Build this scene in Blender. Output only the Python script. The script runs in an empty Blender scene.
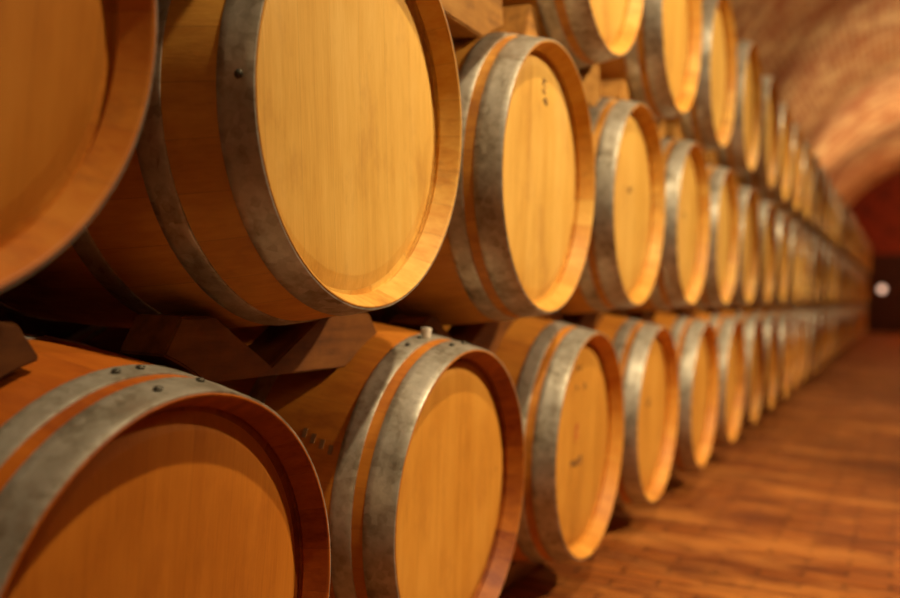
import bpy, bmesh, math, random
from mathutils import Vector, Matrix
rnd = random.Random(7)
scene = bpy.context.scene
col = scene.collection
PI = math.pi

# ------------------------------------------------------------------ materials
def new_mat(name):
    m = bpy.data.materials.new(name); m.use_nodes = True
    nt = m.node_tree
    b = nt.nodes['Principled BSDF']
    return m, nt, b

class G:
    """tiny node-graph helper"""
    def __init__(s, nt): s.nt = nt
    def n(s, t, **kw):
        nd = s.nt.nodes.new(t)
        for k, v in kw.items(): setattr(nd, k, v)
        return nd
    def lk(s, a, b): s.nt.links.new(a, b)
    def val(s, sock, v):
        if hasattr(v, 'is_linked') or isinstance(v, bpy.types.NodeSocket): s.lk(v, sock)
        else: sock.default_value = v
    def math(s, op, a, b=0.0, c=0.0, clamp=False):
        nd = s.n('ShaderNodeMath', operation=op); nd.use_clamp = clamp
        s.val(nd.inputs[0], a); s.val(nd.inputs[1], b)
        if op in ('MULTIPLY_ADD', 'SMOOTH_MIN', 'WRAP', 'COMPARE'): s.val(nd.inputs[2], c)
        return nd.outputs[0]
    def mapping(s, vec, loc=(0, 0, 0), rot=(0, 0, 0), scale=(1, 1, 1)):
        nd = s.n('ShaderNodeMapping')
        s.lk(vec, nd.inputs[0]); nd.inputs[1].default_value = loc
        nd.inputs[2].default_value = rot; nd.inputs[3].default_value = scale
        return nd.outputs[0]
    def noise(s, vec, scale, detail=4, rough=0.55, w=None, dist=0.0):
        nd = s.n('ShaderNodeTexNoise', noise_dimensions='4D' if w is not None else '3D')
        s.lk(vec, nd.inputs['Vector']); nd.inputs['Scale'].default_value = scale
        nd.inputs['Detail'].default_value = detail; nd.inputs['Roughness'].default_value = rough
        nd.inputs['Distortion'].default_value = dist
        if w is not None: s.val(nd.inputs['W'], w)
        return nd.outputs[0]
    def ramp(s, fac, stops):
        nd = s.n('ShaderNodeValToRGB'); cr = nd.color_ramp
        while len(cr.elements) < len(stops): cr.elements.new(0.5)
        for e, (p, c) in zip(cr.elements, stops):
            e.position = p; e.color = (c[0], c[1], c[2], 1) if not isinstance(c, (int, float)) else (c, c, c, 1)
        s.val(nd.inputs[0], fac)
        return nd.outputs[0]
    def mix(s, fac, a, b, mode='MIX'):
        nd = s.n('ShaderNodeMix', data_type='RGBA', blend_type=mode)
        s.val(nd.inputs[0], fac)
        for i, v in ((6, a), (7, b)):
            if isinstance(v, tuple): nd.inputs[i].default_value = (v[0], v[1], v[2], 1)
            else: s.lk(v, nd.inputs[i])
        return nd.outputs[2]
    def bump(s, h, strength, dist, bsdf):
        nd = s.n('ShaderNodeBump'); nd.inputs['Strength'].default_value = strength
        nd.inputs['Distance'].default_value = dist
        s.val(nd.inputs['Height'], h); s.lk(nd.outputs[0], bsdf.inputs['Normal'])

def wood_head_mat():
    m, nt, b = new_mat('oak_head_boards'); g = G(nt)
    tc = g.n('ShaderNodeTexCoord'); oi = g.n('ShaderNodeObjectInfo')
    sep = g.n('ShaderNodeSeparateXYZ'); g.lk(tc.outputs['Object'], sep.inputs[0])
    r = oi.outputs['Random']
    bw = 0.078
    yb = g.math('DIVIDE', g.math('ADD', sep.outputs[1], g.math('MULTIPLY', r, 0.06)), bw)
    wig = g.noise(tc.outputs['Object'], 2.0, 1, 0.5, w=r)
    yb = g.math('ADD', yb, g.math('MULTIPLY', wig, 0.25))
    bid = g.math('FLOOR', yb)
    wn = g.n('ShaderNodeTexWhiteNoise', noise_dimensions='2D')
    cmb = g.n('ShaderNodeCombineXYZ'); g.lk(bid, cmb.inputs[0]); g.lk(g.math('MULTIPLY', r, 57.0), cmb.inputs[1])
    g.lk(cmb.outputs[0], wn.inputs['Vector'])
    tone = wn.outputs['Value']
    w = g.math('MULTIPLY_ADD', bid, 3.7, g.math('MULTIPLY', r, 91.0))
    fine = g.noise(g.mapping(tc.outputs['Object'], scale=(1, 1, 0.035)), 420, 3, 0.6, w=w)
    ring = g.noise(g.mapping(tc.outputs['Object'], scale=(1, 1, 0.07)), 42, 4, 0.62, w=w)
    blot = g.noise(g.mapping(tc.outputs['Object'], scale=(1, 1, 0.6)), 7.5, 4, 0.6, w=r)
    t = g.math('ADD', g.math('MULTIPLY', ring, 0.38), g.math('MULTIPLY', tone, 0.09))
    t = g.math('ADD', t, g.math('MULTIPLY', fine, 0.26))
    t = g.math('ADD', t, g.math('MULTIPLY', blot, 0.42))
    t = g.math('ADD', t, g.math('MULTIPLY', g.math('SUBTRACT', r, 0.5), 0.10))
    c = g.ramp(t, [(0.28, (0.36, 0.15, 0.020)), (0.5, (0.64, 0.33, 0.055)), (0.62, (0.74, 0.41, 0.080)), (0.80, (0.84, 0.51, 0.13))])
    # dark specks / knots
    spk = g.noise(g.mapping(tc.outputs['Object'], scale=(1, 1, 0.5)), 26, 2, 0.5, w=g.math('ADD', r, 4.0))
    c = g.mix(g.math('MULTIPLY', g.math('GREATER_THAN', spk, 0.775), 0.55), c, (0.10, 0.045, 0.015))
    fr = g.math('FRACT', yb)
    seam = g.math('LESS_THAN', g.math('MINIMUM', fr, g.math('SUBTRACT', 1.0, fr)), 0.008)
    c = g.mix(g.math('MULTIPLY', seam, 0.14), c, (0.12, 0.05, 0.015))
    stn = g.noise(g.mapping(tc.outputs['Object'], scale=(1, 1, 0.45)), 10.0, 5, 0.7, w=g.math('ADD', r, 6.0))
    c = g.mix(g.ramp(stn, [(0.52, 0.0), (0.74, 0.42)]), c, (0.34, 0.12, 0.025))
    vc = oi.outputs['Color']                       # colour tint of the individual barrel
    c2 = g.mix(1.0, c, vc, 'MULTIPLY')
    g.lk(c2, b.inputs['Base Color'])
    b.inputs['Roughness'].default_value = 0.55
    b.inputs['Specular IOR Level'].default_value = 0.30
    g.bump(g.math('SUBTRACT', fine, g.math('MULTIPLY', seam, 1.5)), 0.12, 0.002, b)
    return m

def stave_mat(name='oak_staves', lift=0.0):
    m, nt, b = new_mat(name); g = G(nt)
    tc = g.n('ShaderNodeTexCoord'); oi = g.n('ShaderNodeObjectInfo'); r = oi.outputs['Random']
    uv = g.n('ShaderNodeSeparateXYZ'); g.lk(tc.outputs['UV'], uv.inputs[0])
    bid = g.math('FLOOR', g.math('ADD', uv.outputs[0], 0.001)); fr = g.math('FRACT', g.math('ADD', uv.outputs[0], 0.001))
    wn = g.n('ShaderNodeTexWhiteNoise', noise_dimensions='2D')
    cmb = g.n('ShaderNodeCombineXYZ'); g.lk(bid, cmb.inputs[0]); g.lk(g.math('MULTIPLY', r, 37.0), cmb.inputs[1])
    g.lk(cmb.outputs[0], wn.inputs['Vector']); tone = wn.outputs['Value']
    w = g.math('MULTIPLY_ADD', bid, 2.3, g.math('MULTIPLY', r, 77.0))
    fine = g.noise(g.mapping(tc.outputs['Object'], scale=(0.05, 1, 1)), 300, 3, 0.6, w=w)
    ring = g.noise(g.mapping(tc.outputs['Object'], scale=(0.10, 1, 1)), 55, 4, 0.62, w=w)
    blot = g.noise(tc.outputs['Object'], 6.0, 4, 0.65, w=r)
    t = g.math('ADD', g.math('MULTIPLY', ring, 0.40), g.math('MULTIPLY', tone, 0.14))
    t = g.math('ADD', t, g.math('MULTIPLY', fine, 0.12))
    t = g.math('ADD', t, g.math('MULTIPLY', blot, 0.34))
    t = g.math('ADD', t, lift)
    c = g.ramp(t, [(0.22, (0.24, 0.06, 0.008)), (0.44, (0.52, 0.205, 0.027)), (0.62, (0.68, 0.31, 0.045)), (0.80, (0.82, 0.48, 0.10))])
    stn = g.noise(g.mapping(tc.outputs['Object'], scale=(0.5, 1, 1)), 9.0, 5, 0.7, w=g.math('ADD', r, 2.0))
    c = g.mix(g.ramp(stn, [(0.54, 0.0), (0.72, 0.6)]), c, (0.20, 0.045, 0.012))
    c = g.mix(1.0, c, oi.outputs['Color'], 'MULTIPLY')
    seam = g.math('LESS_THAN', g.math('MINIMUM', fr, g.math('SUBTRACT', 1.0, fr)), 0.009)
    c = g.mix(g.math('MULTIPLY', seam, 0.28), c, (0.07, 0.022, 0.008))
    g.lk(c, b.inputs['Base Color'])
    b.inputs['Roughness'].default_value = 0.52
    b.inputs['Specular IOR Level'].default_value = 0.30
    g.bump(g.math('SUBTRACT', g.math('MULTIPLY', fine, 0.6), g.math('MULTIPLY', seam, 1.5)), 0.25, 0.002, b)
    return m

def hoop_mat():
    m, nt, b = new_mat('galvanised_hoop_steel'); g = G(nt)
    tc = g.n('ShaderNodeTexCoord'); oi = g.n('ShaderNodeObjectInfo'); r = oi.outputs['Random']
    a = g.noise(tc.outputs['Object'], 16, 5, 0.68, w=r)
    sp = g.n('ShaderNodeTexVoronoi'); g.lk(tc.outputs['Object'], sp.inputs['Vector']); sp.inputs['Scale'].default_value = 75
    t = g.math('ADD', g.math('MULTIPLY', a, 0.8), g.math('MULTIPLY', sp.outputs['Color'], 0.16))
    c = g.ramp(t, [(0.30, (0.20, 0.155, 0.095)), (0.46, (0.43, 0.37, 0.27)), (0.64, (0.62, 0.56, 0.44)), (0.82, (0.80, 0.74, 0.61))])
    rust = g.noise(tc.outputs['Object'], 9, 6, 0.72, w=g.math('ADD', r, 9.0))
    c = g.mix(g.ramp(rust, [(0.56, 0.0), (0.72, 0.55)]), c, (0.22, 0.10, 0.035))
    g.lk(c, b.inputs['Base Color'])
    b.inputs['Metallic'].default_value = 0.6
    g.lk(g.ramp(t, [(0.2, 0.55), (0.9, 0.36)]), b.inputs['Roughness'])
    g.bump(a, 0.12, 0.002, b)
    return m

def simple_wood(name, cols, scl=(0.12, 1, 1), rough=0.6):
    m, nt, b = new_mat(name); g = G(nt)
    tc = g.n('ShaderNodeTexCoord'); oi = g.n('ShaderNodeObjectInfo'); r = oi.outputs['Random']
    w = g.math('MULTIPLY', r, 63.0)
    ring = g.noise(g.mapping(tc.outputs['Object'], scale=scl), 38, 5, 0.62, w=w, dist=0.3)
    blot = g.noise(tc.outputs['Object'], 11, 4, 0.65, w=w)
    t = g.math('ADD', g.math('MULTIPLY', ring, 0.55), g.math('MULTIPLY', blot, 0.45))
    g.lk(g.mix(1.0, g.ramp(t, [(0.32, cols[0]), (0.5, cols[1]), (0.70, cols[2])]), oi.outputs['Color'], 'MULTIPLY'), b.inputs['Base Color'])
    b.inputs['Roughness'].default_value = rough; b.inputs['Specular IOR Level'].default_value = 0.3
    g.bump(ring, 0.3, 0.003, b)
    return m

def brick_mat(name, c1, c2, mortar, bw, bh, ms, use_uv, stain=None, rough=0.7, stain2=None, bump=0.5, rotz=0.0, roughmap=None, aniso=1.0):
    m, nt, b = new_mat(name); g = G(nt)
    tc = g.n('ShaderNodeTexCoord')
    vec = tc.outputs['UV'] if use_uv else tc.outputs['Object']
    wob = g.noise(vec, 3.0, 2, 0.5)
    br = g.n('ShaderNodeTexBrick')
    g.lk(g.mapping(vec, rot=(0, 0, rotz)), br.inputs['Vector'])
    br.inputs['Scale'].default_value = 1.0
    br.inputs['Brick Width'].default_value = bw; br.inputs['Row Height'].default_value = bh
    br.inputs['Mortar Size'].default_value = ms; br.inputs['Mortar Smooth'].default_value = 0.3
    br.inputs['Bias'].default_value = 0.0
    br.inputs['Color1'].default_value = (*c1, 1); br.inputs['Color2'].default_value = (*c2, 1)
    br.inputs['Mortar'].default_value = (*mortar, 1)
    c = br.outputs['Color']
    avec = g.mapping(vec, scale=(1, aniso, 1))
    big = g.noise(avec, 2.2, 6, 0.7)
    med = g.noise(avec, 7.0, 5, 0.65)
    c = g.mix(g.ramp(med, [(0.35, 0.0), (0.75, 0.5)]), c, tuple(x * 0.45 for x in c1))
    if stain: c = g.mix(g.ramp(big, [(0.48, 0.0), (0.62, 0.85)]), c, stain)
    if stain2:
        b2 = g.noise(g.mapping(vec, loc=(7, 3, 1), scale=(1, aniso, 1)), 1.6, 6, 0.7)
        c = g.mix(g.ramp(b2, [(0.48, 0.0), (0.62, 0.8)]), c, stain2)
    g.lk(c, b.inputs['Base Color'])
    if roughmap: g.lk(g.ramp(med, [(0.3, roughmap[0]), (0.7, roughmap[1])]), b.inputs['Roughness'])
    else: b.inputs['Roughness'].default_value = rough
    b.inputs['Specular IOR Level'].default_value = 0.35
    g.bump(g.math('SUBTRACT', g.math('MULTIPLY', med, 0.5), g.math('MULTIPLY', br.outputs['Fac'], 0.8)), bump, 0.012, b)
    return m

def plain(name, c, rough=0.6, metal=0.0, emit=None, es=0):
    m, nt, b = new_mat(name); g = G(nt)
    tc = g.n('ShaderNodeTexCoord')
    nz = g.noise(tc.outputs['Object'], 30, 4, 0.6)
    g.lk(g.mix(g.ramp(nz, [(0.3, 0.0), (0.7, 1.0)]), tuple(x * 0.75 for x in c), tuple(min(1, x * 1.15) for x in c)), b.inputs['Base Color'])
    b.inputs['Roughness'].default_value = rough; b.inputs['Metallic'].default_value = metal
    if emit:
        b.inputs['Emission Color'].default_value = (*emit, 1); b.inputs['Emission Strength'].default_value = es
    return m

M_HEAD, M_STAVE, M_HOOP = wood_head_mat(), stave_mat(), hoop_mat()
M_CHIME = stave_mat('sanded_oak_chime', 0.17)
M_CHIME_DARK = stave_mat('dark_oak_chime', -0.16)  # darker chime tone for the two nearest bottom-row barrels
M_BLOCK = simple_wood('rough_sawn_block_wood', [(0.16, 0.06, 0.012), (0.46, 0.20, 0.034), (0.66, 0.34, 0.075)], scl=(1, 0.12, 1))
M_RIVET = plain('rivet_steel', (0.10, 0.085, 0.06), 0.5, 0.7)
M_INK = plain('branding_ink', (0.22, 0.10, 0.03), 0.8)
M_REDINK = plain('red_crayon', (0.50, 0.06, 0.03), 0.8)
M_CORK = plain('pale_stopper', (0.80, 0.70, 0.55), 0.6)
M_FLOOR = brick_mat('worn_floor_brick', (0.44, 0.125, 0.018), (0.20, 0.042, 0.007), (0.13, 0.032, 0.007), 0.23, 0.066, 0.006, False,
                    stain=(0.13, 0.03, 0.006), stain2=(0.54, 0.19, 0.035), bump=0.9, roughmap=(0.28, 0.62), aniso=2.6)
M_VAULT = brick_mat('vault_brick', (0.60, 0.22, 0.06), (0.38, 0.11, 0.03), (0.66, 0.42, 0.20), 0.26, 0.085, 0.017, True,
                    stain=(0.85, 0.56, 0.27), stain2=(0.36, 0.08, 0.016), rough=0.8, rotz=PI / 2)
M_WALL = brick_mat('cellar_wall_brick', (0.20, 0.06, 0.02), (0.14, 0.04, 0.014), (0.14, 0.07, 0.03), 0.26, 0.08, 0.008, True,
                   stain=(0.20, 0.10, 0.04), rough=0.8)
M_END = brick_mat('dark_red_brick', (0.36, 0.045, 0.010), (0.26, 0.03, 0.008), (0.12, 0.03, 0.012), 0.26, 0.08, 0.008, True,
                  stain=(0.13, 0.018, 0.006), rough=0.85)
M_DOOR = simple_wood('dark_door_wood', [(0.025, 0.006, 0.003), (0.05, 0.012, 0.005), (0.08, 0.02, 0.008)], scl=(1, 1, 0.1))
M_LAMPG = plain('frosted_lamp_glass', (0.9, 0.8, 0.7), 0.4, emit=(1.0, 0.60, 0.42), es=1.5)
M_LAMPB = plain('lamp_casing', (0.10, 0.09, 0.08), 0.5, 0.6)

# ------------------------------------------------------------------ helpers
def link_mesh(name, bm, mat, parent=None, loc=(0, 0, 0), smooth=True, angle=35, mats=None):
    bmesh.ops.recalc_face_normals(bm, faces=bm.faces)
    me = bpy.data.meshes.new(name); bm.to_mesh(me); bm.free()
    for mm in (mats or [mat]): me.materials.append(mm)
    if smooth:
        for p in me.polygons: p.use_smooth = True
        me.set_sharp_from_angle(angle=math.radians(angle))
    o = bpy.data.objects.new(name, me); col.objects.link(o)
    o.location = loc
    if parent: o.parent = parent
    return o

def revolve(profile, seg, uvn=None, closed=False, uvoff=0.0):
    """profile: list of (s, r), turned about the local X axis, s runs towards -X"""
    bm = bmesh.new(); rings = []
    for s, r in profile:
        if r < 1e-6: rings.append([bm.verts.new((-s, 0, 0))] * seg)
        else: rings.append([bm.verts.new((-s, r * math.cos(2 * PI * i / seg), r * math.sin(2 * PI * i / seg))) for i in range(seg)])
    uvl = bm.loops.layers.uv.new('UVMap') if uvn else None
    n = len(profile); acc = 0
    for j in range(n if closed else n - 1):
        a, b2 = rings[j], rings[(j + 1) % n]
        d = math.dist(profile[j], profile[(j + 1) % n])
        for i in range(seg):
            k = (i + 1) % seg
            vs = []
            for v in (a[i], a[k], b2[k], b2[i]):
                if v not in vs: vs.append(v)
            if len(vs) < 3: continue
            f = bm.faces.new(vs)
            if uvl:
                for lp in f.loops:
                    u = (i + 1 if lp.vert in (a[k], b2[k]) else i) * uvn / seg
                    u = min(max(u, i * uvn / seg + 1e-3), (i + 1) * uvn / seg - 1e-3)
                    lp[uvl].uv = (u, acc + (d if lp.vert in (b2[i], b2[k]) else 0))
        acc += d
    return bm

R_HEAD, R_BELLY, LEN = 0.29, 0.345, 0.95
def prof(s): return R_HEAD + (R_BELLY - R_HEAD) * (1 - ((s - LEN / 2) / (LEN / 2)) ** 2)

def prism(pts, x0, x1, name, mat, parent=None, loc=(0, 0, 0), bevel=0.004):
    """outline in YZ extruded from x0 to x1"""
    bm = bmesh.new()
    a = [bm.verts.new((x0, y, z)) for y, z in pts]; b = [bm.verts.new((x1, y, z)) for y, z in pts]
    bm.faces.new(a); bm.faces.new(b[::-1])
    for i in range(len(pts)):
        k = (i + 1) % len(pts); bm.faces.new((a[i], b[i], b[k], a[k]))
    bmesh.ops.recalc_face_normals(bm, faces=bm.faces)
    if bevel:
        es = [e for e in bm.edges if len(e.link_faces) == 2 and e.calc_face_angle(0) > 0.35]
        bmesh.ops.bevel(bm, geom=es, offset=bevel, segments=2, affect='EDGES')
    return link_mesh(name, bm, mat, parent, loc, angle=30)

def box_bm(x0, x1, y0, y1, z0, z1, bevel=0.0):
    bm = bmesh.new(); bmesh.ops.create_cube(bm, size=1)
    for v in bm.verts:
        v.co = ((x0 + x1) / 2 + v.co.x * (x1 - x0), (y0 + y1) / 2 + v.co.y * (y1 - y0), (z0 + z1) / 2 + v.co.z * (z1 - z0))
    if bevel: bmesh.ops.bevel(bm, geom=list(bm.edges), offset=bevel, segments=2, affect='EDGES')
    return bm

# ------------------------------------------------------------------ barrels
def stave_body():
    P = [(0.044, 0.20), (0.044, 0.2755), (0.040, 0.2765), (0.036, 0.2725), (0.034, 0.2715), (0.004, 0.2850), (0.0005, 0.2866),
         (0.0, 0.2875), (0.0, 0.2892), (0.001, 0.2901)]
    N = 28
    for i in range(N + 1):
        s = 0.004 + (LEN - 0.008) * i / N
        P.append((s, prof(s) + 0.0002))
    P += [(LEN, 0.2885), (LEN, 0.2835), (LEN - 0.036, 0.272), (LEN - 0.036, 0.0)]
    return revolve(P, 28 * 4, uvn=28)

def head_disc():
    # slightly bevelled round head of boards, centre of its outer face at the local origin
    P = [(0.0, 0.0), (0.0, 0.06), (0.0, 0.12), (0.0, 0.18), (0.0, 0.240), (0.001, 0.244), (0.0095, 0.2735), (0.0125, 0.2735), (0.0125, 0.0)]
    return revolve(P, 112)

def hoop_bm(s0, s1):
    t = 0.0028
    P = [(s0, prof(s0) - 0.001), (s0, prof(s0) + t * .8), (s0 + .0012, prof(s0 + .001) + t)]
    for i in range(1, 4): s = s0 + (s1 - s0) * i / 4; P.append((s, prof(s) + t))
    P += [(s1 - .0012, prof(s1) + t), (s1, prof(s1) + t * .8), (s1, prof(s1) - 0.001)]
    bm = revolve(P, 96, closed=True)
    return bm

def rivet_bm(s, a):
    bm = bmesh.new()
    n = Vector((0, math.cos(a), math.sin(a))); c = Vector((-s, 0, 0)) + n * (prof(s) + 0.0048)
    bmesh.ops.create_uvsphere(bm, u_segments=12, v_segments=8, radius=0.0058)
    q = Vector((0, 0, 1)).rotation_difference(n).to_matrix().to_4x4()
    bmesh.ops.transform(bm, matrix=Matrix.Translation(c) @ q @ Matrix.Diagonal((1, 1, 0.55, 1)), verts=bm.verts)
    return bm

HOOPS = {'wide': [(0.001, 0.050), (0.127, 0.169), (0.288, 0.328), (0.622, 0.662), (0.781, 0.823), (0.900, 0.948)],
         'close': [(0.001, 0.055), (0.076, 0.114), (0.285, 0.322), (0.628, 0.665), (0.836, 0.874), (0.895, 0.948)]}
AX = (0.475, 0, R_BELLY)            # the barrel's axis starts here, measured from its base point

def empty(name, loc):
    o = bpy.data.objects.new(name, None); col.objects.link(o); o.location = loc
    o.empty_display_size = 0.1
    return o

def make_barrel(kind):
    root = empty('wine_barrel', (0, 0, 0))
    st = link_mesh('staves', stave_body(), M_STAVE, root, AX, angle=40, mats=[M_STAVE, M_CHIME])
    for p in st.data.polygons:
        c = p.center
        if c.x > -0.05 and math.hypot(c.y, c.z) < 0.2872: p.material_index = 1
    h = link_mesh('head', head_disc(), M_HEAD, root, (AX[0] - 0.037, 0, AX[2]), angle=50)
    for s0, s1 in HOOPS[kind]:
        link_mesh('hoop', hoop_bm(s0, s1), M_HOOP, root, AX, angle=40)
    return root

def add_rivets(root, n_hoops, angs):
    hs = [c for c in root.children if c.name.split('.')[0] == 'hoop']
    hs.sort(key=lambda o: -max(v.co.x for v in o.data.vertices))
    for hp, aa in zip(hs[:n_hoops], angs):
        xs = [v.co.x for v in hp.data.vertices]; s = -(max(xs) + min(xs)) / 2
        for ds, a in aa:
            link_mesh('rivet', rivet_bm(s + ds, math.radians(a)), M_RIVET, hp)

def copy_thing(src):
    r = src.copy(); col.objects.link(r)
    for ch in src.children:
        c = ch.copy(); col.objects.link(c); c.parent = r
        for g2 in ch.children:
            d = g2.copy(); col.objects.link(d); d.parent = c
    return r

ORD = ['first', 'second', 'third', 'fourth', 'fifth', 'sixth', 'seventh', 'eighth', 'ninth', 'tenth', 'eleventh', 'twelfth',
       'thirteenth', 'fourteenth', 'fifteenth', 'sixteenth', 'seventeenth', 'eighteenth', 'nineteenth', 'twentieth',
       'twenty-first', 'twenty-second', 'twenty-third', 'twenty-fourth', 'twenty-fifth', 'twenty-sixth', 'twenty-seventh',
       'twenty-eighth', 'twenty-ninth', 'thirtieth', 'thirty-first', 'thirty-second']
PITCH, NROW = 0.7343, 30
CX = {'M': 0.0, 'L': -0.016, 'T': 0.024}
CZ = {'M': 1.0526, 'L': 0.3931, 'T': 1.6740}
Y0 = {'M': 0.4686, 'L': 0.8931, 'T': 0.810}
SPEC = {('M', 0): (-0.011, 0.4325, 1.0483), ('M', 1): (-0.0217, 1.1896, 1.0510), ('M', 2): (0.0017, 1.9029, 1.0394),
        ('T', 1): (0.024, 1.515, 1.7050), ('T', 2): (0.024, 2.2150, 1.6760),
        ('L', 0): (-0.0394, 0.8409, 0.3723), ('L', 1): (-0.0467, 1.6249, 0.3866), ('L', 2): (-0.0169, 2.3285, 0.3976)}
JIT = {(q, k): (rnd.uniform(-.010, .010), rnd.uniform(-.004, .004)) for q in 'MLT' for k in range(3, NROW + 1)}
def centre(row, k):
    if (row, k) in SPEC: return SPEC[(row, k)]
    jx, jy = JIT.get((row, k), (0, 0))
    if row == 'T':
        a, b = centre('M', k), centre('M', k + 1)
        return (CX['T'] + jx, (a[1] + b[1]) / 2 - (0.045 if k > 1 else 0), CZ['T'])
    return (CX[row] + jx, Y0[row] + PITCH * k + jy, CZ[row])

ROWN = {'M': 'middle row', 'L': 'bottom row', 'T': 'top row'}
LAB = {('M', 0): 'huge cropped oak barrel at the left photo edge, nearest of the middle row',
       ('M', 1): 'large sharply seen oak barrel, pale clean head, widely spaced hoops, second of middle row',
       ('M', 2): 'oak barrel with a small dark mark high on its head, third of the middle row',
       ('L', 0): 'dark orange oak barrel with riveted hoops, cropped at lower left, nearest of bottom row',
       ('L', 1): 'oak barrel with white stopper on its hoop and tally marks, second of the bottom row',
       ('L', 2): 'oak barrel with red and black scribbles on its head, third of the bottom row',
       ('L', 3): 'oak barrel with one dark blot on its head, fourth of the bottom row'}
GRP = {'M': 'barrels in the middle row', 'L': 'barrels in the bottom row', 'T': 'barrels in the top row'}

protos = {'wide': make_barrel('wide'), 'close': make_barrel('close')}
used = set(); barrels = {}
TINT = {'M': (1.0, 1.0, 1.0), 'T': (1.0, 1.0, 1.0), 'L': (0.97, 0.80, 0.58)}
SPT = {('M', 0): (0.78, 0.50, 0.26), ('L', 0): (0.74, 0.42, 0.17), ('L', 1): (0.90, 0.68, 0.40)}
for row in ('M', 'L', 'T'):
    for k in range(NROW):
        kind = 'wide' if (row, k) in (('M', 1), ('M', 0)) else 'close'
        src = protos[kind]
        if kind in used: b = copy_thing(src)
        else: b = src; used.add(kind)
        x, y, z = centre(row, k)
        b.location = (x - 0.475, y, z - R_BELLY)
        b['label'] = LAB.get((row, k), 'oak wine barrel with steel hoops, %s from the camera in the %s' % (ORD[k], ROWN[row]))
        b['category'] = 'barrel'; b['group'] = GRP[row]
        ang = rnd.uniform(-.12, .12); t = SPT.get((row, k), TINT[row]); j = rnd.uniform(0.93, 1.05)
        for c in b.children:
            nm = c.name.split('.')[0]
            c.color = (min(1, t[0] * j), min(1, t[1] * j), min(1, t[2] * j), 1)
            if nm == 'head': c.rotation_euler.x = ang
            if nm == 'staves' and row == 'L' and k < 2:
                c.material_slots[1].link = 'OBJECT'; c.material_slots[1].material = M_CHIME_DARK
            if nm == 'staves': c.rotation_euler.x = rnd.uniform(-3, 3)
            if nm == 'hoop' and k > 3: c.rotation_euler.x = rnd.uniform(-3, 3)
        barrels[(row, k)] = b

add_rivets(barrels[('L', 0)], 3, [((-.002, 98), (.010, 82)), ((0, 97), (0, 90)), ((0, 95), (0, 85))])
add_rivets(barrels[('L', 1)], 2, [((.004, 97), (.004, 87)), ((0, 99), (0, 108))])
add_rivets(barrels[('M', 1)], 1, [((-.006, 181),)])

# stamps and chalk marks on heads and staves: thin ink strokes
def strokes(name, mat, parent, lst, face_x=0.0012):
    """lst of (y, z, length, width, angle) on the head plane"""
    bm = bmesh.new()
    for y, z, l, w, a in lst:
        dy, dz = math.cos(a), math.sin(a)
        pts = [(-l / 2, -w / 2), (l / 2, -w / 2), (l / 2, w / 2), (-l / 2, w / 2)]
        lo = [bm.verts.new((0.0, y + u * dy - v * dz, z + u * dz + v * dy)) for u, v in pts]
        hi = [bm.verts.new((face_x, y + u * dy - v * dz, z + u * dz + v * dy)) for u, v in pts]
        bm.faces.new(hi)
        for i in range(4): bm.faces.new((lo[i], lo[(i + 1) % 4], hi[(i + 1) % 4], hi[i]))
    h = [c for c in parent.children if c.name.split('.')[0] == 'head'][0]
    h.rotation_euler.x = 0
    o = link_mesh(name, bm, mat, h, smooth=False)
    o['label'] = 'blurred ink marking'
    return o
r2 = random.Random(3)
def scribble(cy, cz, w, h, n):
    return [(cy + r2.uniform(-w, w), cz + r2.uniform(-h, h), r2.uniform(.006, .016), r2.uniform(.002, .004), r2.uniform(-1.7, 1.7)) for _ in range(n)]
strokes('stamp', M_INK, barrels[('M', 2)], scribble(0.01, 0.205, .010, .014, 8) + scribble(.022, .172, .010, .005, 6))
strokes('stamp', M_INK, barrels[('M', 3)], scribble(-.02, 0.045, .035, .006, 12))
strokes('stamp', M_INK, barrels[('M', 4)], scribble(-.02, 0.03, .03, .010, 9))
strokes('stamp', M_INK, barrels[('L', 2)], scribble(-.03, -.045, .045, .010, 24) + scribble(-.01, .15, .04, .005, 7) + scribble(-.02, .20, .035, .005, 5))
strokes('crayon_mark', M_REDINK, barrels[('L', 2)], scribble(-.035, .025, .012, .03, 10))
strokes('stamp', M_INK, barrels[('L', 3)], scribble(-.02, .04, .025, .012, 11))

# tally marks burnt into the bilge of the second bottom-row barrel, and faint marks on the nearest one
def bilge_marks(parent, lst):
    bm = bmesh.new()
    for s, a, ls, la in lst:
        g4 = []
        for rr in (0.0, 0.0011):
            for ds, da in ((-1, -1), (1, -1), (1, 1), (-1, 1)):
                ss, an = s + ds * ls / 2, math.radians(a + da * la / 2)
                r = prof(ss) + rr
                g4.append(bm.verts.new((-ss, r * math.cos(an), r * math.sin(an))))
        bm.faces.new(g4[4:])
        for i in range(4): bm.faces.new((g4[i], g4[(i + 1) % 4], g4[4 + (i + 1) % 4], g4[4 + i]))
    st = [c for c in parent.children if c.name.split('.')[0] == 'staves'][0]
    st.rotation_euler.x = 0
    o = link_mesh('tally_mark', bm, M_INK, st, smooth=False); o['label'] = 'short dark tally marks'
bilge_marks(barrels[('L', 1)], [(.132 + .0185 * i, 157 - 1.3 * i, .008, 3.0) for i in range(4)])

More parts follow.
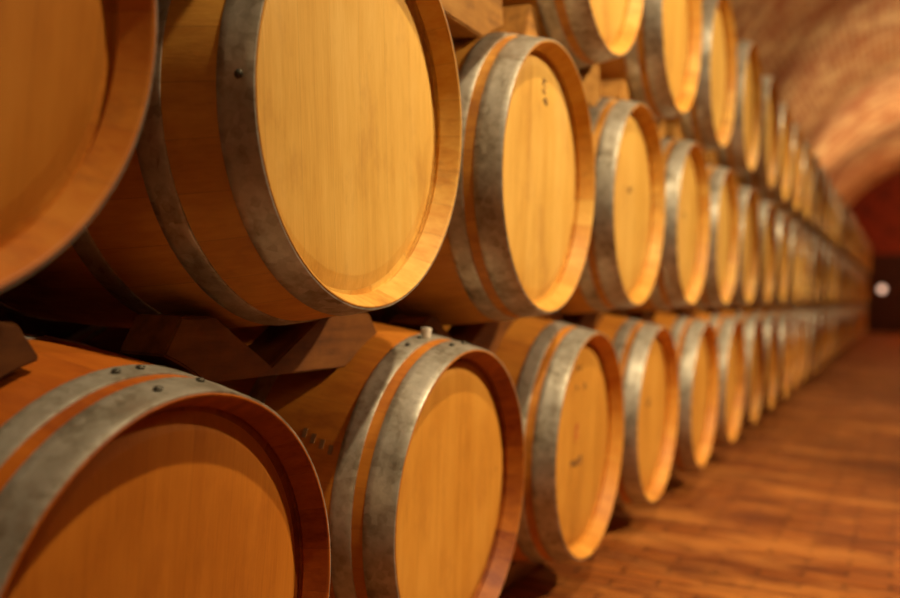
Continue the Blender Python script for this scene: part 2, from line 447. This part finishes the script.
# white stopper standing on the second hoop of the second bottom-row barrel
bx, by, bz = centre('L', 1)
a = math.radians(97); s = 0.088; rr = prof(s) + 0.0028
bm = bmesh.new()
bmesh.ops.create_cone(bm, cap_ends=True, segments=24, radius1=0.0085, radius2=0.011, depth=0.021)
bmesh.ops.bevel(bm, geom=[e for e in bm.edges if abs(e.verts[0].co.z - e.verts[1].co.z) < 1e-6], offset=0.0015, segments=2, affect='EDGES')
bmesh.ops.translate(bm, vec=(0, 0, 0.0105), verts=bm.verts)
o = link_mesh('barrel_stopper', bm, M_CORK, loc=(bx - s, by + rr * math.cos(a), bz + rr * math.sin(a) - 0.0008), angle=40)
o['label'] = 'small white stopper standing on the second hoop of the barrel'; o['category'] = 'stopper'

# ------------------------------------------------------------------ support blocks
def circ_z(cy, cz, r, y, sign=1):
    d = r * r - (y - cy) ** 2
    return cz + sign * math.sqrt(max(d, 0))

def block_outline(row, k, X):
    """saddle block below barrel (row,k); bottom flanks follow the two barrels it lies on. Outline relative to (centre y, 0)"""
    x, y, z = centre(row, k)
    if row == 'M': A, B = (centre('L', k - 1) if k > 0 else None), centre('L', k)
    else: A, B = centre('M', k), centre('M', k + 1)
    return x, y, z, A, B

def support_block(row, k, Xf, depth):
    x, y, z, A, B = block_outline(row, k, Xf)
    sU0 = x - Xf
    up = max(prof(x - Xf), prof(x - Xf + depth)) + 0.0032        # room for the barrel above
    pts = []
    # bottom contour, from left to right
    def low(yy):
        zz = -1
        for Q in (A, B):
            if Q is None: continue
            r = max(prof(Q[0] - Xf), prof(Q[0] - Xf + depth)) + 0.0035
            if abs(yy - Q[1]) < r: zz = max(zz, circ_z(Q[1], Q[2], r, yy))
        return zz
    if row == 'M': zb, zm, zt, wt, wm, notch = z - 0.405, 0, z - 0.309, 0.25, 0.283, 'V'
    else: zb, zm, zt, wt, wm, notch = 1.302, 0, z - 0.235, 0.262, 0.29, 'arc'
    cb = (A[1] + B[1]) / 2 if A else 0.47
    N = 26; wml = wm
    if row == 'T': cb = y
    if row == 'M' and k == 0: wml = 0.283
    for i in range(N + 1):
        yy = cb - wml + (wm + wml) * i / N
        pts.append((yy - y, max(zb, low(yy)) - z))
    right_z = pts[-1][1]
    pts.append((cb - y + wt, zt - z))
    if notch == 'V':
        hw = 0.137; zc = up
        ztop = zt - z
        # V whose flanks just touch the barrel resting in it
        th = math.radians(30); apex = -up / math.cos(th)
        hw = min((ztop - apex) / math.tan(th), math.sqrt(max(up * up - ztop * ztop, 0)) * 2)
        pts += [(hw, ztop), (0, apex), (-hw, ztop)]
    else:
        ztop = zt - z; hw = math.sqrt(max(up * up - ztop * ztop, 0)); n = 20
        hw = min(hw, wt - 0.012)
        a0 = math.atan2(ztop, hw)
        for i in range(n + 1):
            t = a0 + (-PI - a0 - a0) * i / n
            pts.append((up * math.cos(t), up * math.sin(t)))
    pts.append((cb - y - (wt if wml > .25 else 0.18), zt - z))
    base = min(p[1] for p in pts)
    pts = [(p[0], p[1] - base) for p in pts]
    o = prism(pts, -depth, 0, 'support_block', M_BLOCK, None, (Xf, y, z + base), bevel=0.003)
    return o

BR = {'M': 'middle row', 'T': 'top row'}
def nb(row, k): return {'M': ('middle', 16), 'T': ('top', 12)}[row][1]
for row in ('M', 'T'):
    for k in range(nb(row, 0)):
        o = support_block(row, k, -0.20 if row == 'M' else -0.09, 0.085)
        j = rnd.uniform(.85, 1.1); o.color = (0.50 * j, 0.36 * j, 0.26 * j, 1) if row == 'M' else (j, j, j, 1)  # middle-row blocks tinted darker, shade under the barrels put into the colour
        if row == 'M' and k == 0: o.color = (0.24, 0.16, 0.10, 1)  # deeper tint on the nearest block, its shade painted in as well
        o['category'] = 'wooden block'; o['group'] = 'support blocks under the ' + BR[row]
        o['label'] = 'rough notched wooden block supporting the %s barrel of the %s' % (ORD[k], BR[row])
for k in range(14):
    x, y, z = centre('L', k)
    up = prof(0.30) + 0.001; zt = 0.105; hw = math.sqrt(up * up - (z - zt) ** 2)
    pts = [(-0.27, 0), (0.27, 0), (0.25, zt)]
    a0 = math.asin((zt - z) / up)
    for i in range(17):
        t = a0 + (-PI - 2 * a0) * i / 16
        pts.append((up * math.cos(t), z + up * math.sin(t)))
    pts.append((-0.25, zt))
    o = prism(pts, -0.08, 0, 'floor_chock', M_BLOCK, None, (-0.22, y, 0.0), bevel=0.003)
    o['category'] = 'wooden block'; o['group'] = 'floor chocks under the bottom row'
    o['label'] = 'low hollowed wooden chock on the floor under the %s barrel of the bottom row' % ORD[k]

# ------------------------------------------------------------------ the cellar
YA, YB = -4.0, 26.0
VC = (1.43, 1.75); VR = 2.53
XL, XR = VC[0] - VR, VC[0] + VR
def struct(o): o['kind'] = 'structure'; return o

def uv_quad(name, pts, uvs, mat, thick, nrm):
    """slab with its inner face at pts and its back pushed out along nrm"""
    bm = bmesh.new(); uvl = bm.loops.layers.uv.new('UVMap')
    a = [bm.verts.new(p) for p in pts]; b = [bm.verts.new(Vector(p) + Vector(nrm) * thick) for p in pts]
    f = bm.faces.new(a)
    for lp, u in zip(f.loops, uvs): lp[uvl].uv = u
    bm.faces.new(b[::-1])
    n = len(pts)
    for i in range(n): bm.faces.new((a[i], a[(i + 1) % n], b[(i + 1) % n], b[i]))
    return struct(link_mesh(name, bm, mat, smooth=False))

uv_quad('floor', [(XL, YA, 0), (XR, YA, 0), (XR, YB, 0), (XL, YB, 0)], [(0, 0)] * 4, M_FLOOR, 0.2, (0, 0, -1))
uv_quad('wall_left', [(XL, YA, 0), (XL, YB, 0), (XL, YB, VC[1]), (XL, YA, VC[1])], [(YA, 0), (YB, 0), (YB, VC[1]), (YA, VC[1])], M_WALL, 0.3, (-1, 0, 0))
uv_quad('wall_right', [(XR, YA, 0), (XR, YB, 0), (XR, YB, VC[1]), (XR, YA, VC[1])], [(YA, 0), (YB, 0), (YB, VC[1]), (YA, VC[1])], M_WALL, 0.3, (1, 0, 0))
# vault
bm = bmesh.new(); uvl = bm.loops.layers.uv.new('UVMap'); NA, NY = 64, 30
def vring(r, y): return [bm.verts.new((VC[0] - r * math.cos(PI * i / NA), y, VC[1] + r * math.sin(PI * i / NA))) for i in range(NA + 1)]
inner = [vring(VR, YA + (YB - YA) * j / NY) for j in range(NY + 1)]
outer = [vring(VR + .3, YA + (YB - YA) * j / NY) for j in range(NY + 1)]
for grid in (inner, outer):
    for j in range(NY):
        for i in range(NA):
            f = bm.faces.new((grid[j][i], grid[j][i + 1], grid[j + 1][i + 1], grid[j + 1][i]))
            for lp, (ii, jj) in zip(f.loops, ((i, j), (i + 1, j), (i + 1, j + 1), (i, j + 1))):
                lp[uvl].uv = (VR * PI * ii / NA, YA + (YB - YA) * jj / NY)
for j in (0, NY):
    for i in range(NA): bm.faces.new((inner[j][i], inner[j][i + 1], outer[j][i + 1], outer[j][i]))
for i in (0, NA):
    for j in range(NY): bm.faces.new((inner[j][i], inner[j + 1][i], outer[j + 1][i], outer[j][i]))
struct(link_mesh('ceiling', bm, M_VAULT, angle=60))
def end_wall(name, y, mat, dirn):
    pts = [(XL, y, 0)] + [(VC[0] - VR * math.cos(PI * i / 32), y, VC[1] + VR * math.sin(PI * i / 32)) for i in range(33)] + [(XR, y, 0)]
    return uv_quad(name, pts, [(p[0], p[2]) for p in pts], mat, 0.3, (0, dirn, 0))
end_wall('wall_end', YB, M_END, 1)
end_wall('wall_back', YA, M_WALL, -1)

# door in the end wall: frame, two leaves of boards, handle
dr = empty('door_1', (0.75, YB, 0)); struct(dr)
fb = bmesh.new()
for (x0, x1, z0, z1) in ((-1.75, -1.55, 0, 1.95), (1.55, 1.75, 0, 1.95), (-1.75, 1.75, 1.78, 1.98)):
    t = box_bm(x0, x1, -0.10, 0.0, z0, z1); me = bpy.data.meshes.new('t'); t.to_mesh(me); t.free(); fb.from_mesh(me); bpy.data.meshes.remove(me)
link_mesh('door_frame', fb, M_DOOR, dr, smooth=False)
for x0, x1 in ((-1.55, -0.003), (0.003, 1.55)):
    fb = bmesh.new(); n = 10
    for i in range(n):
        a0 = x0 + (x1 - x0) * i / n; a1 = x0 + (x1 - x0) * (i + 1) / n
        t = box_bm(a0 + .002, a1 - .002, -0.05, -0.005, 0.01, 1.78, 0.003); me = bpy.data.meshes.new('t'); t.to_mesh(me); t.free(); fb.from_mesh(me); bpy.data.meshes.remove(me)
    link_mesh('door_leaf', fb, M_DOOR, dr, smooth=False)
# small round lamp on the door
lt = empty('bulkhead_lamp', (0.20, YB - 0.05, 1.10)); lt['label'] = 'small round pinkish white lamp glowing in the dark doorway at the far end'; lt['category'] = 'lamp'
bm = bmesh.new(); bmesh.ops.create_cone(bm, cap_ends=True, segments=32, radius1=0.105, radius2=0.105, depth=0.03, matrix=Matrix.Rotation(PI / 2, 4, 'X'))
link_mesh('casing', bm, M_LAMPB, lt, (0, -0.015, 0))
bm = bmesh.new(); bmesh.ops.create_uvsphere(bm, u_segments=32, v_segments=16, radius=0.085)
bmesh.ops.scale(bm, vec=(1, 0.45, 1), verts=bm.verts)
link_mesh('lamp_glass', bm, M_LAMPG, lt, (0, -0.034, 0))

# ------------------------------------------------------------------ light
def lamp(loc, power, radius=0.12, color=(1.0, 0.72, 0.40)):
    l = bpy.data.lights.new('fill_light', 'POINT'); l.energy = power; l.shadow_soft_size = radius; l.color = color
    o = bpy.data.objects.new('fill_light', l); col.objects.link(o); o.location = loc
    return o
def spot(loc, aim, power, cone, blend=0.6, radius=0.07, color=(1.0, 0.82, 0.53)):
    l = bpy.data.lights.new('spot_lamp', 'SPOT'); l.energy = power; l.shadow_soft_size = radius; l.color = color
    l.spot_size = math.radians(cone); l.spot_blend = blend
    o = bpy.data.objects.new('spot_lamp', l); col.objects.link(o); o.location = loc
    o.rotation_euler = (Vector(aim) - Vector(loc)).to_track_quat('-Z', 'Y').to_euler()
    return o
# spotlights along the right shoulder of the vault, turned to the racks
for y, e in ((2.7, 545), (6.4, 240), (10.0, 120), (13.8, 50), (17.6, 26), (21.4, 12)):
    spot((2.7, y, 3.1), (-0.1, y + 0.25, 1.05), e, 70)
# lamps nearer the crown, steep over the edge of the rack
for y, e in ((1.1, 345), (5.4, 200), (9.6, 80), (13.6, 35), (17.6, 16)):
    spot((1.3, y, 3.75), (0.0, y + 0.3, 0.9), e, 92, radius=0.05)
# uplights on the right-hand wall that wash the vault
for y, e in ((5.0, 75), (9.0, 140), (13.0, 330), (17.0, 620), (21.0, 160)):
    spot((3.3, y, 2.2), (0.9, y, 4.2), e * 1.4, 80, color=(1.0, 0.76, 0.44))
lamp((3.2, 23.2, 3.0), 170, color=(1.0, 0.66, 0.34))  # unseen fill light added to brighten the end wall
# unseen soft fill light added behind the camera, lifts the near sides of the barrels
lamp((1.7, -1.1, 1.7), 13, radius=0.2, color=(1.0, 0.74, 0.42))
w = bpy.data.worlds.new('world'); scene.world = w; w.use_nodes = True
w.node_tree.nodes['Background'].inputs[0].default_value = (0.05, 0.02, 0.008, 1)
w.node_tree.nodes['Background'].inputs[1].default_value = 0.2

# ------------------------------------------------------------------ camera
cam = bpy.data.cameras.new('camera'); co = bpy.data.objects.new('camera', cam); col.objects.link(co)
F = Vector((-0.43951946, 0.89810515, -0.01515891)); Rv = Vector((0.89733409, 0.4397719, 0.03731221)); U = Vector((-0.04017675, -0.00279684, 0.99918867))
co.matrix_world = Matrix(((Rv.x, U.x, -F.x, 0.6906), (Rv.y, U.y, -F.y, 0.0), (Rv.z, U.z, -F.z, 0.80), (0, 0, 0, 1)))
cam.sensor_width = 36; cam.lens = 925.245 * 36 / 900; cam.clip_start = 0.02; cam.clip_end = 100
cam.dof.use_dof = True; cam.dof.focus_distance = 1.33; cam.dof.aperture_fstop = 1.9
scene.camera = co
scene.cycles.diffuse_bounces = 2
vs = scene.view_settings
vs.view_transform = 'Standard'; vs.look = 'None'; vs.exposure = 0.0; vs.gamma = 1.0; vs.use_curve_mapping = False
